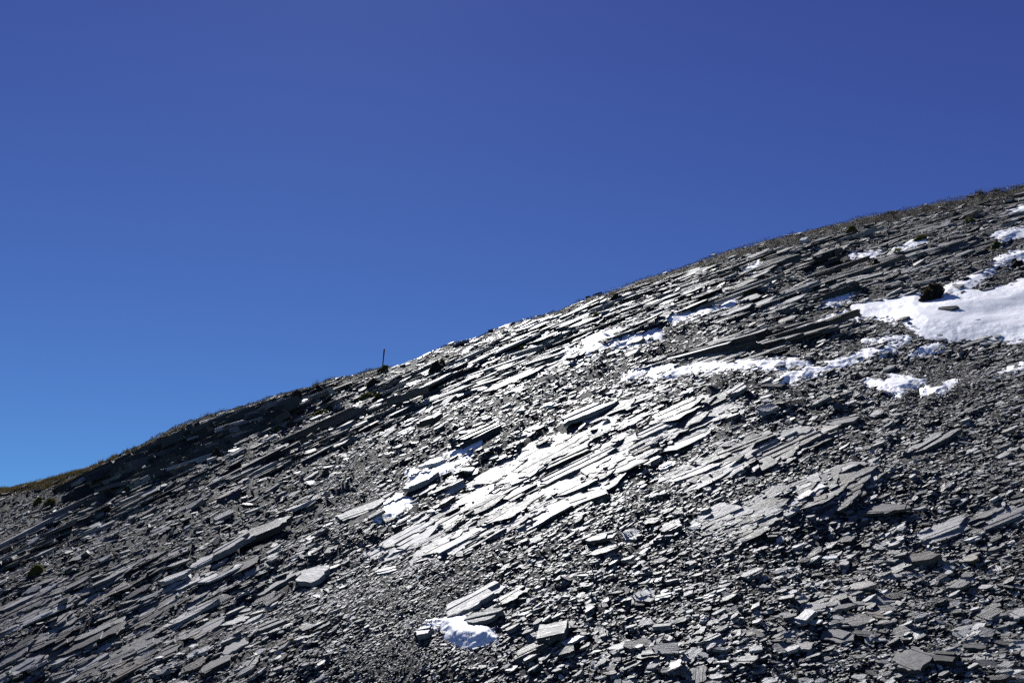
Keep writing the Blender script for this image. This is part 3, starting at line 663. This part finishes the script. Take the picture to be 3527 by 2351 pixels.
patch = fbm((x * 0.9 - y * 0.45) / 1.5, (x * 0.45 + y * 0.9) / 6.0, 77, 3)
lmax = 22 * (1 + 0.35 * coarse) * (1 - 0.72 * fine) * np.clip(1 + 0.7 * patch, 0.25, 2.0)
lmin = 2.5 + 0.6 * (1 - fine)
e = -1.9
q = rng.random(n)
Lp = (lmin ** e + q * (np.maximum(lmax, lmin + 1) ** e - lmin ** e)) ** (1 / e)     # length in render pixels (1024 wide)
L = Lp * y / 996.0
ingone = np.zeros(n, bool)
for poly, dep, _l in SNOW:
    s = sdist(px, py, poly) + 5 * fbm(px / 17, py / 6, 91, 3)
    ingone |= (s > 2) & (rng.random(n) > 0.02)
for rpx, rpy, ra, rb, ran, ry_ in CLEAR:
    ex = (px - rpx) * math.cos(ran) - (py - rpy) * math.sin(ran); ey = (px - rpx) * math.sin(ran) + (py - rpy) * math.cos(ran)
    ingone |= (np.hypot(ex / ra, ey / rb) < 1) & (rng.random(n) < 0.93)
for o_ in OUT:
    ingone |= inside(px, py, o_[0]) & (rng.random(n) < (0.85 if 'crag' in o_[6] else 0.45 if 'bright' in o_[6] or 'sheeny' in o_[6] else 0.15))
sel = ~ingone
x, y, z, px, py, L, Lp, coarse, fine = [v[sel] for v in (x, y, z, px, py, L, Lp, coarse, fine)]
n = len(x)
gx, gy = hill_grad(x, y)
mixb = np.clip(0.85 - 0.45 * coarse, 0, 1)
gx = gx * (1 - mixb) + BX * mixb + rng.normal(0, 0.17, n); gy = gy * (1 - mixb) + BY * mixb + rng.normal(0, 0.17, n)
az = np.where(rng.random(n) < 0.85, np.clip(az_vec(x, y, z, gx, gy, climb(px, py) - 9 * coarse + rng.normal(0, 5 + 5 * coarse, n)), -0.9, 1.0), rng.uniform(-1.57, 1.57, n))
R = frames(gx, gy, az)
W = L * rng.uniform(0.24, 0.68, n); T = L * rng.uniform(0.06, 0.18, n)
z = z + T * rng.uniform(0.0, 0.8, n) + 0.015 + 0.045 * y / 35 * np.clip(rng.normal(0, 1, n), 0, 2.2) * np.clip((ridge_y(x / y) - y) / 8, 0.1, 1)
P = np.stack([x, y, z], -1)
tone = rng.random(n)
order = np.argsort(-Lp * (np.abs(px - PW / 2) < PW / 2) * (py < PH))
top = order[:300]; rest = order[300:]
for i in top:
    mat = 'slate' if rng.random() < 0.8 else random.choice(['pale', 'pale', 'dark', 'rusty'])
    put('stone', proto(random.choice(PROTO_BLOCK), mat), R[i], P[i], L[i] * 1.05, W[i] * 1.05, T[i], hillside)
big = rest[Lp[rest] > 5]; small = rest[Lp[rest] <= 5]
sets = [plates(L[s], W[s], T[s], R[s], P[s], K, tone[s]) for s, K in ((big, 6), (small, 5))]
scree = link('scree', mesh_np('scree', *join(sets)), M['slate'], hillside)
tag(scree, kind='stuff')

# ------------------------------------------------------------------ snow patches
def snow_patch(poly, depth, label):
    pa = np.array(poly); lo = pa.min(0) - 14; hi = pa.max(0) + 14
    st = 3.2
    nx = int((hi[0] - lo[0]) / st) + 2; ny = int((hi[1] - lo[1]) / st) + 2
    # grid over the ground the outline covers
    xs, ys, zs = drop(np.repeat(pa[:, 0], 1), pa[:, 1] + 0.0)
    okk = ~np.isnan(xs)
    u0, u1 = (xs / ys)[okk].min() - 0.004, (xs / ys)[okk].max() + 0.004
    v0, v1 = (1 / ys)[okk].min(), (1 / ys)[okk].max()
    pad = (v1 - v0) * 0.25 + 0.0002
    v0 -= pad; v1 += pad
    ny = max(ny, int((v1 - v0) / 0.00006)); ny = min(ny, 260)
    U, V = np.meshgrid(np.linspace(u0, u1, nx), np.linspace(v1, v0, ny))
    Y = 1 / V; X = U * Y
    Zs = 0; rad = 0.5 + 3.0 * max(depth - 0.05, 0)
    for k in range(10):
        Zs = Zs + hill(X + rad * math.cos(k * 2.4) * (k / 9) ** .5, Y + rad * math.sin(k * 2.4) * (k / 9) ** .5, False) / 10
    Zt = hill(X, Y)
    px, py = to_pix(X, Y, Zt)
    s = sdist(px, py, poly) + (8 if depth < 0.07 else 5 if depth < 0.1 else 3) * fbm(px / 17, py / 6, 91, 3)
    th = depth * np.clip(s / (14 if depth < 0.1 else 40), -2.2, 1) * (1 + 0.15 * fbm(X / 0.9, Y / 0.9, 15, 3))
    Z = Zs * 0.85 + Zt * 0.15 + th + (0.085 if depth >= 0.07 else 0.055)
    keepq = (s[:-1, :-1] > -12) | (s[1:, 1:] > -12)
    ii = (np.arange(ny - 1)[:, None] * nx + np.arange(nx - 1)[None, :])[keepq]
    q = np.stack([ii, ii + 1, ii + 1 + nx, ii + nx], -1)
    used, inv = np.unique(q.ravel(), return_inverse=True)
    vv = np.stack([X, Y, Z], -1).reshape(-1, 3)[used]
    o = link('snow_patch', mesh_np('snow_patch', vv, inv, np.full(len(q), 4), smooth=True), M['snow'])
    tag(o, label, 'snow', 'snow patches on the slope')
for a in SNOW: snow_patch(*a)

# ------------------------------------------------------------------ plants
def tri_mesh(name, V, tone):
    n = len(V) // 3
    return mesh_np(name, V, np.arange(len(V)), np.full(n, 3), lc=V, tone=np.repeat(tone, 3))
def leaf_tris(P, Nn, size, tone, spread=0.7):
    """one small triangle per point, standing roughly along Nn"""
    n = len(P)
    d = norm(Nn + rng.normal(0, spread, (n, 3))); s = norm(np.cross(d, rng.normal(0, 1, (n, 3))))
    sz = size * rng.uniform(0.6, 1.4, (n, 1))
    V = np.stack([P - s * sz * 0.35, P + s * sz * 0.35, P + d * sz], 1).reshape(-1, 3)
    return V, tone
def cushion(px, py, wpx, hpx, mat, label, leaf=0.05, cnt=900, name='moss_cushion', cat='moss', rot=20):
    x, y, z = drop1(px, py)
    w = wpx / F * y; h = hpx / F * y
    # lumpy dome
    nt, nr = 22, 8
    V = []; q = []; sz = []
    seed = int(px + py)
    for j in range(nr + 1):
        ph = j / nr * math.pi * 0.5
        for i in range(nt):
            t = i / nt * 2 * math.pi
            b = 1 + (0.45 if mat == 'bush' else 0.22) * float(vnoise(math.cos(t) * 1.7 + 9, math.sin(t) * 1.7 + ph * 2, seed)) + 0.1 * float(vnoise(math.cos(t) * 4, math.sin(t) * 4 + ph * 5, seed + 3))
            V.append((math.cos(t) * math.cos(ph) * w * 0.5 * b, math.sin(t) * math.cos(ph) * w * 0.42 * b, math.sin(ph) * h * b))
    for j in range(nr):
        for i in range(nt):
            i2 = (i + 1) % nt
            q += [j * nt + i, j * nt + i2, (j + 1) * nt + i2, (j + 1) * nt + i]; sz.append(4)
    V = np.array(V)
    # sink it into the slope: shear so that its foot follows the ground
    c, s = math.cos(math.radians(rot)), math.sin(math.radians(rot))
    V = np.stack([V[:, 0] * c - V[:, 1] * s, V[:, 0] * s + V[:, 1] * c, V[:, 2]], -1)
    V[:, 2] += 0.35 * V[:, 0] + 0.5 * V[:, 1] - 0.12 * h
    k = rng.integers(0, len(V), cnt); bary = V[k] + rng.normal(0, 0.02, (cnt, 3)) * max(w, .3)
    nn = norm(V[k] * np.array([1 / w, 1 / w, 1 / h]) + np.array([0, 0, 0.25]))
    LV, lt = leaf_tris(bary - nn * leaf * 0.3, nn, leaf, rng.random(cnt), 0.55)
    lo = len(V)
    verts = np.concatenate([V, LV]); loops = np.concatenate([np.array(q), lo + np.arange(len(LV))]); sizes = np.concatenate([np.array(sz), np.full(cnt, 3)])
    tone = np.concatenate([np.full(lo, 0.25), np.repeat(lt, 3)])
    o = link(name, mesh_np(name, verts, loops, sizes, lc=verts, tone=tone), M[mat], loc=(x, y, z))
    return tag(o, label, cat, 'cushion plants on the slope')
CUSH = [
    (3212, 1034, 94, 58, 'bush', 'large dark round bush standing above the broad snowfield', 0.09, 2600, 'round_bush', 'bush'),
    (2932, 800, 46, 26, 'moss', 'green moss cushion tucked against the crest ledge beside white snow'),
    (1505, 1275, 52, 34, 'bush', 'dark rounded cushion on the ribs right of the pole'),
    (1318, 1276, 40, 18, 'moss', 'flat olive moss mound at the foot of the pole'),
    (1262, 1380, 52, 30, 'moss', 'olive moss mound on the ribs below the pole'),
    (1300, 1372, 26, 14, 'moss', 'small green moss tip right of the olive mound'),
    (2628, 905, 34, 16, 'moss', 'moss cushion right of a small white snow blob'),
    (2582, 1022, 44, 26, 'moss', 'bright yellow green moss wedge leaning on a ledge'),
    (3340, 768, 42, 22, 'moss', 'yellow green moss dome near the far right crest'),
    (3432, 852, 42, 24, 'moss', 'green moss dome above a white snow tip at the right edge'),
    (3085, 868, 72, 12, 'moss', 'long flat yellow green moss strip on a ledge'),
    (3170, 826, 60, 16, 'moss', 'long moss strip above the small snow drift'),
    (3290, 745, 50, 14, 'heath', 'brown moss strip close under the far right crest'),
    (438, 1690, 36, 18, 'moss', 'small moss cushion right of the pale boulder'),
    (2052, 1098, 30, 18, 'moss', 'small moss dome below the white flat stone'),
    (1798, 1208, 16, 14, 'moss', 'tiny brown green cushion on ribs right of the pole'),
    (1572, 1230, 18, 14, 'moss', 'small cushion up right of the dark rounded one'),
    (1538, 1236, 26, 14, 'moss', 'olive cushion just above the dark rounded one'),
    (2120, 1028, 50, 18, 'heath', 'dark olive mat below the crest right of centre'),
    (1100, 1430, 50, 16, 'moss', 'olive mat right of the white quartz lump'),
    (955, 1480, 22, 14, 'moss', 'small green clump left on the narrow ribs'),
    (128, 1740, 28, 26, 'moss', 'green leafy clump low on the left gravel'),
    (168, 1735, 36, 16, 'moss', 'pale green mat right of the leafy clump'),
    (122, 1975, 46, 26, 'moss', 'olive grass clump at the left edge among slabs'),
    (740, 1580, 34, 34, 'bush', 'dark bush in the hollow below the left crag'),
    (1020, 1380, 50, 36, 'bush', 'dark crest bush left of the white quartz lump'),
    (1090, 1362, 60, 34, 'bush', 'dark crest bush above and right of the white lump'),
    (1280, 1330, 34, 24, 'bush', 'dark low bush on the ribs left below the pole'),
    (3012, 915, 46, 22, 'bush', 'dark low bush right of the thick black ended slab'),
    (2845, 880, 26, 20, 'bush', 'small dark bush above the thick black ended slab'),
    (3500, 920, 50, 26, 'bush', 'dark bush at the right edge below the snow strip'),
    (2765, 845 + 12, 18, 9, 'moss', 'tiny moss tuft right of the white rounded rock'),
    (1520, 1262, 30, 26, 'moss', 'green cushion half hidden behind the dark rounded one'),
]
for a in CUSH: cushion(*a)

def blades(P, hgt, tone_lo, tone_hi, lean=(0.15, 0.0), wid=0.018):
    n = len(P)
    d = np.stack([rng.normal(lean[0], 0.35, n), rng.normal(lean[1], 0.35, n), np.ones(n)], -1); d = norm(d)
    h = hgt * rng.uniform(0.5, 1.3, (n, 1)); s = norm(np.cross(d, rng.normal(0, 1, (n, 3))))
    V = np.stack([P - s * wid, P + s * wid, P + d * h], 1).reshape(-1, 3)
    return V, rng.uniform(tone_lo, tone_hi, n)
def crest_points(p0, p1, cnt, below, above=0.0):
    px = rng.uniform(p0, p1, cnt)
    ry = np.interp(px, _r[:, 0], _r[:, 1])
    u, t = pix_ut(px, ry)
    y = ridge_y(u) + rng.uniform(-below, above, cnt)
    x = u * y
    return np.stack([x, y, hill(x, y)], -1), px
# grass along the left crest: nobody could count it
P, gpx = crest_points(-250, 520, 20000, 3.4, 1.2)
P = P[fbm(gpx / 26, P[:, 1] / 0.8, 71, 2) > np.interp(gpx, [0, 330, 520], [-0.9, -0.3, 0.6])]
k = fbm(P[:, 0] / 0.9, P[:, 1] / 0.9, 12, 2); hs = np.clip(0.22 + 0.14 * k, 0.05, 0.5)
V, t = blades(P, hs[:, None], 0, 1)
tag(link('crest_grass', tri_mesh('crest_grass', V, t), M['grass']), 'dry golden green grass fringe along the left crest', 'grass', kind='stuff')
# heath and mat plants along the rest of the crest
sets = []
P, px = crest_points(430, 4300, 70000, 4.6, 0.8)
k = heath_k(px, P[:, 1])
ok = (k > 0.12) & (ridge_y(P[:, 0] / P[:, 1]) - P[:, 1] < np.where(px > 2000, 4.6, 3.0)); P = P[ok]; k = k[ok]
P[:, 2] += rng.uniform(0, 1, len(P)) * np.clip(k * 0.26 * (0.6 + fbm(P[:, 0] / 0.5, P[:, 1] / 0.5, 8, 2)), 0.01, 0.3)
V, t = leaf_tris(P, np.tile(np.array([[0, 0, 1.0]]), (len(P), 1)), 0.07, rng.random(len(P)), 0.9)
tag(link('crest_heath', tri_mesh('crest_heath', V, t), M['heath']), 'dark brown mat of low heath plants along the right crest', 'heath', kind='stuff')
def tussock(px, wpx, hpx, mat, label, cnt=160, dy=0):
    ry = float(np.interp(px, _r[:, 0], _r[:, 1])) + dy
    u, t = pix_ut(px, ry); y = float(ridge_y(u)) - 0.1; x = float(u) * y; z = float(hill(x, y))
    w = wpx / F * y; h = hpx / F * y
    P = np.stack([rng.normal(0, w * 0.28, cnt), rng.normal(0, w * 0.2, cnt), np.zeros(cnt)], -1)
    P[:, 2] = hill(x + P[:, 0], y + P[:, 1]) - z - 0.02
    V, t = blades(P, h, 0, 1, (0.1, 0), 0.012)
    return tag(link('grass_tussock', tri_mesh('grass_tussock', V, t), M[mat], loc=(x, y, z)), label, 'grass', 'tufts on the skyline')
tussock(3372, 34, 26, 'tuft', 'tall dark grass tuft on the skyline at the far right', 260)
tussock(3430, 46, 20, 'tuft', 'wider low grass tuft right of the tall dark one', 260)
tussock(1086, 22, 30, 'grass', 'pale dry tuft on the skyline above the dark crest bush', 60)
tussock(1275, 30, 16, 'grass', 'thin pale tuft on the skyline left of the pole', 70)
tussock(710, 34, 22, 'grass', 'brownish tuft on the left skyline', 130)
tussock(760, 40, 18, 'tuft', 'dark heathery tuft right of the brownish tuft', 160)
tussock(1135, 50, 16, 'tuft', 'dark low tuft right of the pale dry tuft', 200)

# ------------------------------------------------------------------ route marker pole on the crest
def pole():
    bx, by, bz = drop1(1317, 1270)
    root = link('marker_pole', None, loc=(bx, by, bz))
    H = 72 / F * by / CP
    m, nt, nd, lk, bs = new_mat('pole_dark'); bs.inputs['Base Color'].default_value = (0.012, 0.012, 0.014, 1); bs.inputs['Roughness'].default_value = 0.6
    m2, nt, nd, lk, bs = new_mat('pole_red'); bs.inputs['Base Color'].default_value = (0.30, 0.04, 0.02, 1); bs.inputs['Roughness'].default_value = 0.5
    lean = 0.05
    def tube(name, z0, z1, r, mat, parent):
        V = []; lp = []; sz = []; k = 10
        rings = [(z0, r), (z1 - r * 0.4, r), (z1, r * 0.75)]
        for zz, rr in rings:
            for i in range(k): V.append((zz * lean + math.cos(i / k * 6.2832) * rr, math.sin(i / k * 6.2832) * rr, zz))
        for j in range(2):
            for i in range(k): lp += [j * k + i, j * k + (i + 1) % k, (j + 1) * k + (i + 1) % k, (j + 1) * k + i]; sz.append(4)
        lp += [2 * k + i for i in range(k)]; sz.append(k)
        return link(name, mesh_np(name, np.array(V), lp, sz), mat, parent)
    tube('post', -0.3, H * 0.97, 0.042, m, root)
    s = tube('sleeve', H * 0.70, H * 0.985, 0.055, m2, root); tag(s, 'dark red sleeve round the top of the pole')
    tube('cap', H * 0.98, H, 0.05, m, root)
    tag(root, 'thin dark marker pole with red top standing on the skyline', 'pole')
pole()
